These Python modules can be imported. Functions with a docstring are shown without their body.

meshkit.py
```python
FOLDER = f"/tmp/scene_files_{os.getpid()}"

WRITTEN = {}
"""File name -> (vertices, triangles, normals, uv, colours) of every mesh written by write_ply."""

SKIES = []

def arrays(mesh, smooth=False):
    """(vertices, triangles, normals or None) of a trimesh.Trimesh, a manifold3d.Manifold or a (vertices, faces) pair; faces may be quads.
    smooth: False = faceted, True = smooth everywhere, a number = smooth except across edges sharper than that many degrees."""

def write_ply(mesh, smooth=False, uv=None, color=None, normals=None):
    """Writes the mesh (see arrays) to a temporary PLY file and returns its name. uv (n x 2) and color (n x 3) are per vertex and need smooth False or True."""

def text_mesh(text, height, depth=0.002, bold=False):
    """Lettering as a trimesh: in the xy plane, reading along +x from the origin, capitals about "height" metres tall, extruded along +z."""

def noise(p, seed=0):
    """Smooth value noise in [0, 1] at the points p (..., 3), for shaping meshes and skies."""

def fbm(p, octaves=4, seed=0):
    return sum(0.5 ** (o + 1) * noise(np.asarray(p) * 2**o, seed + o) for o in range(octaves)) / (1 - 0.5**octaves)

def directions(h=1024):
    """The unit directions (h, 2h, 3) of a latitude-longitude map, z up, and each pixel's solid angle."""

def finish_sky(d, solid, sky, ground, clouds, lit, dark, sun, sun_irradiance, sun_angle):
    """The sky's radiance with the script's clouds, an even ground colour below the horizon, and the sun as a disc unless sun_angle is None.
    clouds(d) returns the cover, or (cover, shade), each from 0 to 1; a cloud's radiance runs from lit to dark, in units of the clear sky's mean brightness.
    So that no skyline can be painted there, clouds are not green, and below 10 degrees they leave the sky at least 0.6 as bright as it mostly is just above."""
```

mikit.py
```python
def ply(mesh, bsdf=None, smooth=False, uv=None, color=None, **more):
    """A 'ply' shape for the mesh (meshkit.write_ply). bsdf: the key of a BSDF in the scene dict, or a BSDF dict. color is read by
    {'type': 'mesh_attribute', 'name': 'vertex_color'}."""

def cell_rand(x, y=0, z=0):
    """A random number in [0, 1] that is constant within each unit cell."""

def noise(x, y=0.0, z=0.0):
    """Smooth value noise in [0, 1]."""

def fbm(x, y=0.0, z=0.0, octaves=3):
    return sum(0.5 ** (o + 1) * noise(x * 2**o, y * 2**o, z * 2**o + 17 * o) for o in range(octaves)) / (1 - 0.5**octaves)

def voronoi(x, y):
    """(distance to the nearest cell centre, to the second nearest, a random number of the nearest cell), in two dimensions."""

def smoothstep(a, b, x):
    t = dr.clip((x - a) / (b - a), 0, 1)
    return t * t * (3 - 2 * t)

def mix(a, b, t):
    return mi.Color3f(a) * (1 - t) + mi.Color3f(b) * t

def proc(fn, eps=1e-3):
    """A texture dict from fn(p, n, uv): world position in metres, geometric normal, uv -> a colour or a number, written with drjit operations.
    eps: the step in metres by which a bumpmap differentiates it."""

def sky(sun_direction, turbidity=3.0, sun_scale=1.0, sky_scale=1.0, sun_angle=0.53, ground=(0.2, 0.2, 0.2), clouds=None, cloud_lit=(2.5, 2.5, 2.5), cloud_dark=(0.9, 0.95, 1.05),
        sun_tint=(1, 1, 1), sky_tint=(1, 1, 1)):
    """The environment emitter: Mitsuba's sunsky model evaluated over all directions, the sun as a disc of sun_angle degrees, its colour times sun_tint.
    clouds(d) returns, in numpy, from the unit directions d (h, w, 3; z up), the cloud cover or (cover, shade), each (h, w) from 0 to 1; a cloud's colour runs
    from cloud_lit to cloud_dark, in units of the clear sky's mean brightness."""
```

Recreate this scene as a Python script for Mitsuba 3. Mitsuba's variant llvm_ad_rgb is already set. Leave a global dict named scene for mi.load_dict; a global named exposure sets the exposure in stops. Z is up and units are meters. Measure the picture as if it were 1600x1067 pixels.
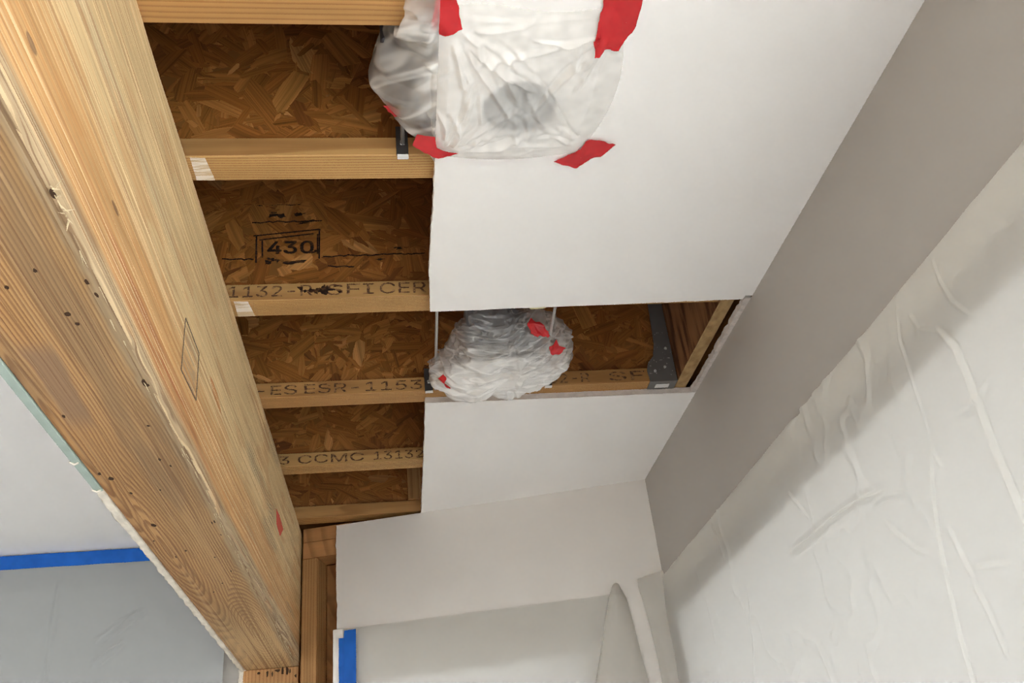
import math, random
import numpy as np, trimesh, drjit as dr, mitsuba as mi
import shapely.geometry as sg
import mikit, meshkit
from mikit import proc, noise, fbm, smoothstep, mix, cell_rand

T = mi.ScalarTransform4f
rng = np.random.default_rng(7)
random.seed(7)
scene, labels = {}, {}

# ------------------------------------------------------------------ camera, sky, exposure
exposure = 6.6
EYE = np.array([0.0, 0.0, 1.5])
FWD = np.array([0.1338148, 0.85279615, 0.5048092])
UPV = np.array([0.03553354, -0.51319183, 0.85753805])
scene['camera'] = {'type': 'perspective', 'fov': 2 * math.degrees(math.atan(800 / 1400.0)), 'fov_axis': 'x', 'near_clip': 0.02, 'far_clip': 200.0,
                   'to_world': T().look_at(origin=EYE.tolist(), target=(EYE + FWD).tolist(), up=UPV.tolist())}
# an even overcast sky outside the windows
scene['sky'] = mikit.sky([0.75, -0.45, 0.75], turbidity=4.0, sun_scale=0.0, sky_scale=1.0, ground=(0.34, 0.33, 0.30),
                         clouds=lambda d: (np.full(d.shape[:2], 0.93), np.full(d.shape[:2], 0.15)), cloud_lit=(2.12, 2.25, 2.40), cloud_dark=(1.5, 1.5, 1.5))

# ------------------------------------------------------------------ key dimensions (metres, floor at z = 0)
ZJ = 2.495            # underside of the joists
ZD = 2.479            # underside of the ceiling drywall
ZB = 2.080            # underside of the beam
XB, BW = -0.303, 0.158
XW = 0.752            # right wall face
SPAN = 0.406          # joist depth
JY = [0.7744, 1.084, 1.4896, 1.897, 2.303, 2.709]
FW, FH = 0.0572, 0.0385
CORNER = np.array([0.762, 2.504, 0.0])
WD = np.array([-0.96887256, 0.24756001, 0.0])     # along the angled far wall, from the corner
WN = np.array([-0.24756001, -0.96887256, 0.0])    # out of that wall, into the room

# ------------------------------------------------------------------ materials
def pl(col, rough=0.6, spec=0.3, **k):
    c = {'type': 'rgb', 'value': list(col)} if isinstance(col, (tuple, list)) else col
    return {'type': 'twosided', 'bsdf': {'type': 'principled', 'base_color': c, 'roughness': rough, 'specular': spec, **k}}

def paint(c, amt=0.03, sc=3.0):
    def fn(p, n, uv):
        return mi.Color3f(c) * (1 - amt + 2 * amt * fbm(p.x * sc, p.y * sc, p.z * sc))
    return proc(fn)

def wood(axis, base, dark, ring=0.006, seed=0.0, contrast=0.55, waviness=0.006):
    def fn(p, n, uv):
        a, b, l = {'x': (p.y, p.z, p.x), 'y': (p.x, p.z, p.y), 'z': (p.x, p.y, p.z)}[axis]
        a = a + seed * 0.37
        b = b + seed * 0.21
        cell = noise(a * 1.3, b * 1.3, seed)
        w = waviness * (fbm(l * 2.3 + seed * 7, a * 14, b * 14) - 0.5) * 2
        r = dr.sqrt(dr.square(a - seed * 0.37 - 0.02 + 0.0 * cell) + dr.square(b - 2.6 - seed * 0.21 + 0.02 * noise(l * 1.1, seed))) + w
        t = r / ring
        t = t - dr.floor(t)
        late = smoothstep(0.45, 0.85, t) * (1 - smoothstep(0.9, 1.0, t))
        fib = noise(l * 22, a * 900, b * 900)
        blot = fbm(l * 3.1 + seed, a * 30, b * 30)
        c = mix(base, dark, late * contrast + 0.2 * (fib - 0.4))
        return c * (0.72 + 0.55 * blot)
    return proc(fn)

def beam_colour(p, n, uv):
    y = p.y
    # ---- underside: flat-sawn loops around three hearts
    def heart(x0, y0, k, c):
        return dr.sqrt(dr.square(p.x - x0) + dr.square(k * (y - y0)) + 2.5e-5) + c
    wob = (fbm(y * 3.0, p.x * 9, 1.0) - 0.5) * 0.014 + (fbm(y * 14, p.x * 40, 2.0, octaves=2) - 0.5) * 0.0022
    f = dr.minimum(heart(-0.452, 1.22, 0.055, 0.0), heart(-0.432, 1.68, 0.085, 0.004))
    f = dr.minimum(f, heart(-0.366, 2.38, 0.16, 0.012))
    f = dr.minimum(f, heart(-0.47, 0.55, 0.04, 0.004))
    t = (f + wob) / 0.0050
    t = t - dr.floor(t)
    late = smoothstep(0.25, 0.75, t) * (1 - smoothstep(0.86, 1.0, t))
    fib = noise(y * 16, p.x * 750, p.z * 750)
    edge = smoothstep(-0.44, -0.33, p.x + 0.03 * (noise(y * 1.7) - 0.5))
    light_b = mix((0.400, 0.222, 0.090), (0.385, 0.228, 0.100), edge)
    dark_b = mix((0.185, 0.076, 0.026), (0.20, 0.108, 0.050), edge)
    cb = mix(light_b, dark_b, 0.72 * late + 0.22 * (fib - 0.4))
    blot = fbm(y * 2.2, p.x * 14, 4.0)
    cb = cb * (0.66 + 0.62 * blot)
    grey = smoothstep(0.52, 0.72, fbm(y * 2.9 + 3.0, p.x * 22, 9.0))
    cb = mix(cb, (0.185, 0.122, 0.072), 0.42 * grey * smoothstep(2.2, 1.2, y))
    # the smooth brownish stain near the left edge, and a paler far end
    st = smoothstep(0.028, 0.020, dr.abs(p.x + 0.418 + 0.05 * (y - 1.05)) + 0.010 * fbm(y * 18, p.x * 60)) * smoothstep(0.93, 0.98, y) * smoothstep(1.20, 1.12, y)
    cb = mix(cb, (0.25, 0.155, 0.095), 0.75 * st)
    cb = mix(cb, (0.56, 0.40, 0.21), 0.55 * smoothstep(2.0, 2.6, y))
    fx = p.x + 0.002 * fbm(y * 3, p.x * 20, 7.0)
    cb = mix(cb, (0.17, 0.075, 0.03), 0.55 * smoothstep(0.66, 0.82, noise(y * 2.2, fx * 520, 3.0)))
    cb = mix(cb, (0.50, 0.325, 0.165), 0.35 * smoothstep(0.70, 0.86, noise(y * 3.1, fx * 460, 6.0)))
    # pale planed arris strip
    ar = smoothstep(-0.328, -0.316, p.x + 0.010 * (fbm(y * 5, 3.0) - 0.5) + 0.004 * (noise(y * 40) - 0.5))
    cb = mix(cb, mix((0.34, 0.25, 0.15), (0.18, 0.115, 0.065), smoothstep(0.5, 0.75, noise(y * 7, p.x * 420))), 0.75 * ar)
    # ---- side face
    z = p.z - 0.022 * (fbm(y * 1.6, 7.0) - 0.5) - 0.05 * (y - 1.2) * smoothstep(1.0, 2.8, y) * 0.4
    h = z - 2.08
    pale = mi.Color3f(0.535, 0.385, 0.205) * (0.86 + 0.28 * fbm(y * 2.0, z * 26, 5.0))
    tan = mi.Color3f(0.475, 0.28, 0.125) * (0.8 + 0.4 * fbm(y * 2.4, z * 40, 6.0))
    cs = mix(tan, pale, smoothstep(0.10, 0.17, h))
    u = (h + 0.004 * (fbm(y * 3, z * 12, 2.0) - 0.5)) / 0.0125
    u = u - dr.floor(u)
    line = smoothstep(0.35, 0.8, u) * (1 - smoothstep(0.88, 1.0, u))
    cs = mix(cs, (0.42, 0.22, 0.085), line * (0.62 * (1 - smoothstep(0.10, 0.2, h)) + 0.16))
    red = smoothstep(0.030, 0.012, dr.abs(h - 0.055 + 0.012 * (noise(y * 3.1) - 0.5))) * smoothstep(0.6, 0.85, y) * smoothstep(1.55, 1.25, y)
    cs = mix(cs, (0.33, 0.125, 0.05), 0.9 * red * smoothstep(0.25, 0.75, fbm(y * 7, p.z * 110, 3.0)))
    low = smoothstep(0.034, 0.018, h + 0.012 * (fbm(y * 4, 8.0) - 0.5))
    cs = mix(cs, mix((0.37, 0.285, 0.18), (0.19, 0.13, 0.08), smoothstep(0.5, 0.8, noise(y * 8, z * 500))), 0.8 * low)
    gs = smoothstep(0.026, 0.006, dr.abs(h - 0.235 - 0.03 * (y - 1))) * smoothstep(1.6, 0.7, y)
    cs = mix(cs, (0.40, 0.32, 0.20), 0.5 * gs)
    # weathered grey early wood patches towards the far end
    gp = smoothstep(0.56, 0.70, fbm(y * 3.3 + 2.0, z * 13, 3.0)) * smoothstep(1.45, 1.8, y)
    zz = (h * 1.0 + 0.02 * fbm(y * 7, z * 10, 1.0)) / 0.009
    zz = zz - dr.floor(zz)
    cs = mix(cs, (0.26, 0.20, 0.13), gp * smoothstep(0.3, 0.7, zz) * 0.75)
    kn = smoothstep(0.60, 0.70, fbm(y * 6.0, z * 34, 11.0))
    cs = mix(cs, (0.42, 0.20, 0.07), 0.35 * kn)
    def spot(y0, z0, ry, rz, k):
        v = y - y0
        return smoothstep(1.0, 0.55, dr.square(v / ry) + dr.square((p.z - z0 - k * v) / rz) + 0.5 * (fbm(y * 30, p.z * 90) - 0.5))
    cs = mix(cs, (0.42, 0.17, 0.045), 0.85 * spot(1.42, 2.252, 0.060, 0.012, -0.13))
    cs = mix(cs, (0.16, 0.085, 0.045), 0.8 * spot(0.829, 2.184, 0.016, 0.004, 0.0))
    cs = mix(cs, (0.17, 0.10, 0.06), 0.7 * spot(0.578, 2.163, 0.014, 0.005, 0.0))
    dm = smoothstep(0.0, 0.02, y - 1.172) * smoothstep(0.0, 0.02, 1.274 - y) * smoothstep(0.043, 0.036, dr.abs(p.z - 2.21)) * smoothstep(0.35, 0.6, noise(y * 30, p.z * 260))
    cs = mix(cs, (0.27, 0.215, 0.15), 0.5 * dm)
    hz = h + 0.003 * fbm(y * 2.5, h * 20, 5.0)
    cs = mix(cs, (0.33, 0.18, 0.08), 0.5 * smoothstep(0.62, 0.80, noise(y * 1.6, hz * 330, 1.0)) * smoothstep(0.3, 0.6, fbm(y * 5, hz * 60, 2.0)))
    cs = mix(cs, (0.74, 0.56, 0.34), 0.45 * smoothstep(0.68, 0.85, noise(y * 2.1, hz * 420, 8.0)))
    cs = cs * (0.86 + 0.28 * noise(y * 14, z * 800))
    return dr.select(n.x > 0.55, cs, cb)

def beam_bump(p, n, uv):
    return 0.6 * noise(p.y * 14, p.x * 500, p.z * 500) + 0.4 * fbm(p.y * 4, p.x * 60, p.z * 60)

scene['mat_beam'] = {'type': 'twosided', 'bsdf': {'type': 'bumpmap', 'scale': 0.0006, 'tex': proc(beam_bump, eps=8e-4),
                     'bsdf': {'type': 'principled', 'base_color': proc(beam_colour), 'roughness': 0.62, 'specular': 0.25}}}
scene['mat_flange'] = pl(wood('x', (0.43, 0.25, 0.095), (0.25, 0.115, 0.037), ring=0.0055, seed=1.0, contrast=0.7), 0.6, 0.25)
scene['mat_flange_2'] = pl(wood('x', (0.41, 0.22, 0.08), (0.25, 0.11, 0.034), ring=0.008, seed=3.3, contrast=0.6, waviness=0.012), 0.6, 0.25)
scene['mat_stud'] = pl(wood('z', (0.42, 0.225, 0.09), (0.24, 0.11, 0.04), ring=0.008, seed=2.0, waviness=0.002), 0.65, 0.2)
scene['mat_plate'] = pl(wood('x', (0.43, 0.215, 0.085), (0.27, 0.12, 0.045), ring=0.012, seed=5.0, waviness=0.0015), 0.65, 0.2)
scene['mat_post'] = pl(wood('z', (0.44, 0.235, 0.10), (0.25, 0.115, 0.045), ring=0.009, seed=4.0), 0.65, 0.2)
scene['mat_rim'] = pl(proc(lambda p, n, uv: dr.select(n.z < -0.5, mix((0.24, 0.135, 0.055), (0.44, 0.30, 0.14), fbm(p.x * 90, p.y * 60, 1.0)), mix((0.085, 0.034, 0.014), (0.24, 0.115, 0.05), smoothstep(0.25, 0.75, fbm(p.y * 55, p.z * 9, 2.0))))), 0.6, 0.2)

def osb(p, n, uv):
    i = dr.floor(uv.x)
    tone = cell_rand(i, 3.0)
    hue = cell_rand(i, 9.0)
    fib = noise(uv.x * 9.0, uv.y * 620, i)
    fib2 = noise(uv.x * 3.0, uv.y * 160, i + 5)
    c = mix((0.185, 0.078, 0.018), (0.375, 0.195, 0.058), tone * tone)
    c = mix(c, (0.25, 0.092, 0.024), 0.5 * hue)
    c = mix(c, (0.085, 0.030, 0.010), 0.6 * smoothstep(0.88, 0.97, hue))
    c = mix(c, (0.46, 0.28, 0.115), 0.35 * smoothstep(0.955, 0.99, tone))
    return c * mi.Color3f(1.08, 0.96, 0.92) * (0.50 + 0.52 * fib + 0.50 * fib2)
scene['mat_osb'] = pl(proc(osb), 0.55, 0.3)
scene['mat_osb_plain'] = pl((0.20, 0.085, 0.024), 0.6, 0.2)
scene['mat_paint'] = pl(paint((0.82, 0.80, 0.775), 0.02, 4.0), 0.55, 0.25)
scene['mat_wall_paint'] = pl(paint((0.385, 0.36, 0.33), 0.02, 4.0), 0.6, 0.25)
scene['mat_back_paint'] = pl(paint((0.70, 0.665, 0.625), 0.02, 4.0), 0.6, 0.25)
scene['mat_gypsum'] = pl(paint((0.54, 0.49, 0.455), 0.25, 70.0), 0.9, 0.1)
scene['mat_mud'] = pl(paint((0.66, 0.60, 0.51), 0.22, 60.0), 0.85, 0.1)
scene['mat_greenboard'] = pl(paint((0.33, 0.395, 0.35), 0.16, 30.0), 0.7, 0.2)
scene['mat_floor'] = pl(proc(lambda p, n, uv: mix((0.27, 0.26, 0.245), (0.33, 0.32, 0.30), noise(dr.floor(p.x / 0.12) * 7.0, p.y * 0.8))), 0.5, 0.3)
scene['mat_red_tape'] = pl(proc(lambda p, n, uv: mix((0.42, 0.012, 0.017), (0.50, 0.026, 0.028), fbm(p.x * 60, p.y * 60, p.z * 60))), 0.45, 0.4)
scene['mat_blue_tape'] = pl(proc(lambda p, n, uv: mix((0.008, 0.088, 0.40), (0.014, 0.135, 0.55), fbm(p.x * 40, p.y * 90, p.z * 25))), 0.6, 0.3)
scene['mat_zinc'] = pl(proc(lambda p, n, uv: mix((0.20, 0.195, 0.19), (0.62, 0.60, 0.58), smoothstep(0.86, 0.94, noise(p.x * 190, p.y * 190, p.z * 190)) * smoothstep(0.4, 0.7, noise(p.x * 30, p.z * 30)))), 0.45, 0.5,
                       metallic=proc(lambda p, n, uv: mi.Float(0.55) + 0.0 * p.x))
scene['mat_zinc_bright'] = pl((0.80, 0.80, 0.79), 0.3, 0.5, metallic=0.6)
scene['mat_bar'] = pl((0.46, 0.45, 0.44), 0.35, 0.5, metallic=0.5)
scene['mat_bracket'] = pl((0.10, 0.10, 0.105), 0.35, 0.5, metallic=0.6)
scene['mat_can'] = pl((0.20, 0.205, 0.215), 0.45, 0.4, metallic=0.3)
scene['mat_housing'] = pl((0.12, 0.12, 0.125), 0.4, 0.5, metallic=0.3)
scene['mat_black_plastic'] = pl((0.045, 0.045, 0.055), 0.4, 0.5)
scene['mat_cable'] = pl((0.80, 0.76, 0.45), 0.45, 0.4)
scene['mat_graphite'] = pl((0.16, 0.12, 0.085), 0.6, 0.2)
scene['mat_hole'] = pl((0.055, 0.030, 0.018), 0.9, 0.1)
scene['mat_crayon'] = pl((0.45, 0.075, 0.05), 0.7, 0.2)
scene['mat_splinter'] = pl((0.48, 0.38, 0.24), 0.8, 0.2)
scene['mat_smear'] = pl(proc(lambda p, n, uv: mix((0.55, 0.42, 0.27), (0.74, 0.66, 0.56), smoothstep(0.3, 0.6, fbm(p.x * 30, p.y * 300, 1.0)))), 0.7, 0.2)
scene['mat_ink'] = pl(proc(lambda p, n, uv: mix((0.085, 0.040, 0.024), (0.30, 0.165, 0.075), smoothstep(0.42, 0.72, fbm(p.x * 160, p.y * 50, p.z * 220)))), 0.8, 0.1)
scene['mat_ink_dark'] = pl(proc(lambda p, n, uv: mix((0.018, 0.010, 0.008), (0.09, 0.04, 0.016), smoothstep(0.45, 0.8, fbm(p.x * 120, p.y * 50, p.z * 160)))), 0.8, 0.1)
scene['mat_white_trim'] = pl((0.80, 0.78, 0.74), 0.4, 0.4)
scene['mat_paper'] = pl((0.74, 0.715, 0.68), 0.7, 0.2)

def sheet(col, trans, rough=0.45):
    return {'type': 'principledthin', 'base_color': {'type': 'rgb', 'value': list(col)}, 'roughness': rough, 'diff_trans': trans, 'spec_trans': 0.0, 'eta': 1.4}
scene['mat_white_sheet'] = sheet((0.76, 0.745, 0.705), 0.92, 0.34)
scene['mat_dimming_sheet'] = sheet((0.80, 0.80, 0.80), 0.44, 0.5)  # for the added sheets that cut the daylight behind the plastic
scene['mat_flap'] = sheet((0.56, 0.535, 0.49), 0.10, 0.5)
scene['mat_grey_sheet'] = sheet((0.475, 0.485, 0.485), 0.5, 0.33)
def ridge(x, y, z, a=0.86):
    return smoothstep(a, 0.985, 1 - dr.abs(2 * fbm(x, y, z, octaves=2) - 1))
def bag(weight, dt=0.9):
    return {'type': 'blendbsdf', 'weight': weight,
            'a': {'type': 'thindielectric', 'int_ior': 1.45},
            'b': {'type': 'principledthin', 'base_color': {'type': 'rgb', 'value': [0.90, 0.885, 0.86]}, 'roughness': 0.25, 'diff_trans': dt, 'spec_trans': 0.0, 'eta': 1.4}}
scene['mat_bag_sheet'] = bag(proc(lambda p, n, uv: 0.30 + 0.36 * fbm(p.x * 24 + p.y * 8, p.y * 24 - p.x * 10, 3.0)), 0.35)
scene['mat_bag_wrap'] = bag(proc(lambda p, n, uv: 0.20 + 0.40 * smoothstep(0.35, 0.75, fbm(p.x * 26 + p.y * 12, p.y * 16 - p.z * 14, p.z * 20)) + 0.38 * ridge(p.x * 18 + p.y * 22, p.y * 12 - p.z * 22, p.z * 9)), 0.6)
scene['mat_bag_gap'] = bag(proc(lambda p, n, uv: 0.16 + 0.60 * smoothstep(2.485, 2.42, p.z + 0.06 * (fbm(p.x * 10, p.y * 40, p.z * 90) - 0.5)) + 0.16 * ridge(p.x * 14 + (p.y - p.z) * 17 + 3 * fbm(p.x * 9, p.y * 9, p.z * 9), (p.y - p.z) * 31 - p.x * 9, (p.y + p.z) * 11)), 0.4)

# ------------------------------------------------------------------ mesh helpers
def tag(key, label=None, cat=None, group=None, kind=None):
    d = {}
    if label: d['label'] = label
    if cat: d['category'] = cat
    if group: d['group'] = group
    if kind: d['kind'] = kind
    labels[key] = d

def put(key, mesh, mat, smooth=False, **k):
    base, i = key, 0
    while key in scene:
        i += 1
        key = f'{base}_{i:03d}'
    scene[key] = mikit.ply(mesh, mat, smooth=smooth, **k)
    return key

def bbox(x0, x1, y0, y1, z0, z1, ch=0.0):
    if ch <= 0:
        m = trimesh.creation.box(extents=(x1 - x0, y1 - y0, z1 - z0))
        m.apply_translation(((x0 + x1) / 2, (y0 + y1) / 2, (z0 + z1) / 2))
        return m
    P = []
    for sx in (0, 1):
        for sy in (0, 1):
            for sz in (0, 1):
                c = np.array([(x0, x1)[sx], (y0, y1)[sy], (z0, z1)[sz]])
                s = np.array([1 - 2 * sx, 1 - 2 * sy, 1 - 2 * sz]) * ch
                for a in range(3):
                    q = c.copy()
                    for b in range(3):
                        if b != a: q[b] += s[b]
                    P.append(q)
    return trimesh.convex.convex_hull(np.array(P))

def frame(origin, u, v, n):
    M = np.eye(4)
    M[:3, 0], M[:3, 1], M[:3, 2], M[:3, 3] = u, v, n, origin
    return M

def slab(poly, depth, M):
    """A polygon in the frame's plane, extruded along its normal."""
    m = trimesh.creation.extrude_polygon(poly, depth, engine='earcut')
    m.apply_transform(M)
    if np.linalg.det(M[:3, :3]) < 0: m.invert()
    return m

def tube(pts, r, n=10):
    pts = np.asarray(pts, float)
    rings = []
    prev = None
    for i, p in enumerate(pts):
        t = pts[min(i + 1, len(pts) - 1)] - pts[max(i - 1, 0)]
        t /= np.linalg.norm(t)
        a = np.cross(t, [0.12, 0.31, 0.94] if prev is None else np.cross(prev, t)) if prev is None else np.cross(np.cross(t, prev), t)
        a /= np.linalg.norm(a)
        prev = a
        b = np.cross(t, a)
        ang = np.linspace(0, 2 * np.pi, n, endpoint=False)
        rings.append(p + r * (np.cos(ang)[:, None] * a + np.sin(ang)[:, None] * b))
    V = np.vstack(rings)
    F = []
    for i in range(len(pts) - 1):
        for j in range(n):
            k = (j + 1) % n
            F += [[i * n + j, i * n + k, (i + 1) * n + k], [i * n + j, (i + 1) * n + k, (i + 1) * n + j]]
    c0, c1 = len(V), len(V) + 1
    V = np.vstack([V, pts[0], pts[-1]])
    for j in range(n):
        k = (j + 1) % n
        F += [[c0, k, j], [c1, (len(pts) - 1) * n + j, (len(pts) - 1) * n + k]]
    m = trimesh.Trimesh(V, F, process=False)
    m.fix_normals()
    return m

def ragged(pts, amp, step, seed):
    """A polyline with fine random jags across its run."""
    r = np.random.default_rng(seed)
    out = []
    for (a, b) in zip(pts[:-1], pts[1:]):
        a, b = np.array(a, float), np.array(b, float)
        L = np.linalg.norm(b - a)
        n = max(2, int(L / step))
        t = (b - a) / L
        nn = np.array([-t[1], t[0]])
        for i in range(n):
            w = i / n + (r.random() - 0.5) * 0.5 / n if i else 0
            out.append(tuple(a + (b - a) * w + nn * (r.normal() * amp if i else 0)))
    out.append(tuple(pts[-1]))
    return out

def grid_mesh(P):
    h, w = P.shape[:2]
    idx = np.arange(h * w).reshape(h, w)
    F = np.concatenate([np.stack([idx[:-1, :-1], idx[:-1, 1:], idx[1:, 1:]], -1).reshape(-1, 3), np.stack([idx[:-1, :-1], idx[1:, 1:], idx[1:, :-1]], -1).reshape(-1, 3)])
    return trimesh.Trimesh(P.reshape(-1, 3), F, process=False)

def creases(U, V, lines):
    """Height added by crease ridges: (points, height, half width)."""
    H = np.zeros_like(U)
    for pts, a, w in lines:
        pts = np.array(pts, float)
        seg = np.linalg.norm(np.diff(pts, axis=0), axis=1)
        cum = np.r_[0, np.cumsum(seg)]
        best = np.full(U.shape, 9.0)
        along = np.zeros_like(U)
        side = np.zeros_like(U)
        for i in range(len(pts) - 1):
            d = (pts[i + 1] - pts[i]) / seg[i]
            t = np.clip((U - pts[i, 0]) * d[0] + (V - pts[i, 1]) * d[1], 0, seg[i])
            du, dv = U - pts[i, 0] - t * d[0], V - pts[i, 1] - t * d[1]
            D = np.hypot(du, dv)
            m = D < best
            best[m] = D[m]
            along[m] = (cum[i] + t)[m] / cum[-1]
            side[m] = np.sign(du * d[1] - dv * d[0])[m]
        taper = np.clip(np.minimum(along, 1 - along) * 6 + 0.15, 0, 1)
        H += a * taper * np.exp(-(best / w) ** 2) - 0.45 * a * taper * np.exp(-((best - 2.0 * w) / (1.3 * w)) ** 2) * (side > 0)
    return H

# ------------------------------------------------------------------ the setting
put('floor', bbox(-4.2, 1.1, -4.4, 3.2, -0.08, 0.0), 'mat_floor'); tag('floor', kind='structure')
put('subfloor', bbox(-4.2, 0.95, -4.4, 3.3, ZJ + SPAN, ZJ + SPAN + 0.02), 'mat_osb_plain'); tag('subfloor', kind='structure', label='dark wooden subfloor panel above the joists')

# right wall: drywall with two window openings (plastic over the far one; the near one is unseen, enlarged for light)
PW = frame([XW, 0, 0], [0, 1, 0], [0, 0, 1], [1, 0, 0])
wr = sg.Polygon([(-4.4, 0), (2.52, 0), (2.52, ZD), (-4.4, ZD)]).difference(sg.box(0.62, 0.85, 2.40, 2.045)).difference(sg.box(-3.9, 0.3, 0.36, 2.12))
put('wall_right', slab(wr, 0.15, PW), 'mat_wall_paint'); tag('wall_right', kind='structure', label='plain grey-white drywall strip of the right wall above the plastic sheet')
put('wall_right__top_plate', bbox(XW + 0.006, XW + 0.15, -4.4, 2.52, ZD + 0.002, ZJ + SPAN), 'mat_osb_plain')
# angled far wall with a cut-out left of s = 0.984, where the framing shows
PB = frame(CORNER, WD, [0, 0, 1], -WN)
cut = ragged([(0.984, 2.4789), (0.983, 2.30), (0.981, 2.156), (0.9835, 2.0), (0.984, 0.0)], 0.0008, 0.012, 3)
wb = sg.Polygon([(-0.01, 0), (-0.01, 2.4789)] + cut).difference(sg.box(0.27, 0.85, 0.88, 1.99))
put('wall_back', slab(wb, 0.016, PB), 'mat_back_paint'); tag('wall_back', kind='structure', label='white drywall of the angled far wall below the ceiling')
wf = sg.Polygon([(-0.02, 0), (-0.02, 2.46), (0.93, 2.46), (0.93, 0)]).difference(sg.box(0.27, 0.85, 0.88, 1.99))
M2 = PB.copy(); M2[:3, 3] += -WN * 0.017
put('wall_back__window_jamb', slab(wf, 0.12, M2), 'mat_wall_paint')
M3 = PB.copy(); M3[:3, 3] += -WN * 0.125
sh = sg.Polygon([(-0.2, 0), (-0.2, ZJ + SPAN), (1.2, ZJ + SPAN), (1.2, 0)]).difference(sg.box(0.27, 0.85, 0.88, 1.99))
put('wall_back__sheathing', slab(sh, 0.012, M3), 'mat_osb_plain')
# left room: far wall, side wall
PL = frame([-4.1, 0, 0], [0, 1, 0], [0, 0, 1], [1, 0, 0])
put('wall_left', slab(sg.box(-4.4, 0, 3.0, ZJ + SPAN).difference(sg.box(-2.6, 0.5, -0.7, 2.1)), -0.15, PL), 'mat_wall_paint'); tag('wall_left', kind='structure')  # unseen window opening added to brighten the left room
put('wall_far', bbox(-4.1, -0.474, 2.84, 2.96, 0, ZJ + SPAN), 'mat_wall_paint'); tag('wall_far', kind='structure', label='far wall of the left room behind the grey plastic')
put('wall_far__sheathing', bbox(-0.474, -0.36, 2.95, 2.97, 0, ZJ + SPAN), 'mat_osb_plain')
# rear wall behind the camera
PR = frame([0, -4.4, 0], [1, 0, 0], [0, 0, 1], [0, -1, 0])
rw = sg.Polygon([(-4.2, 0), (0.95, 0), (0.95, ZJ + SPAN), (-4.2, ZJ + SPAN)])
put('wall_rear', slab(rw, -0.14, PR), 'mat_wall_paint'); tag('wall_rear', kind='structure')

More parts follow.
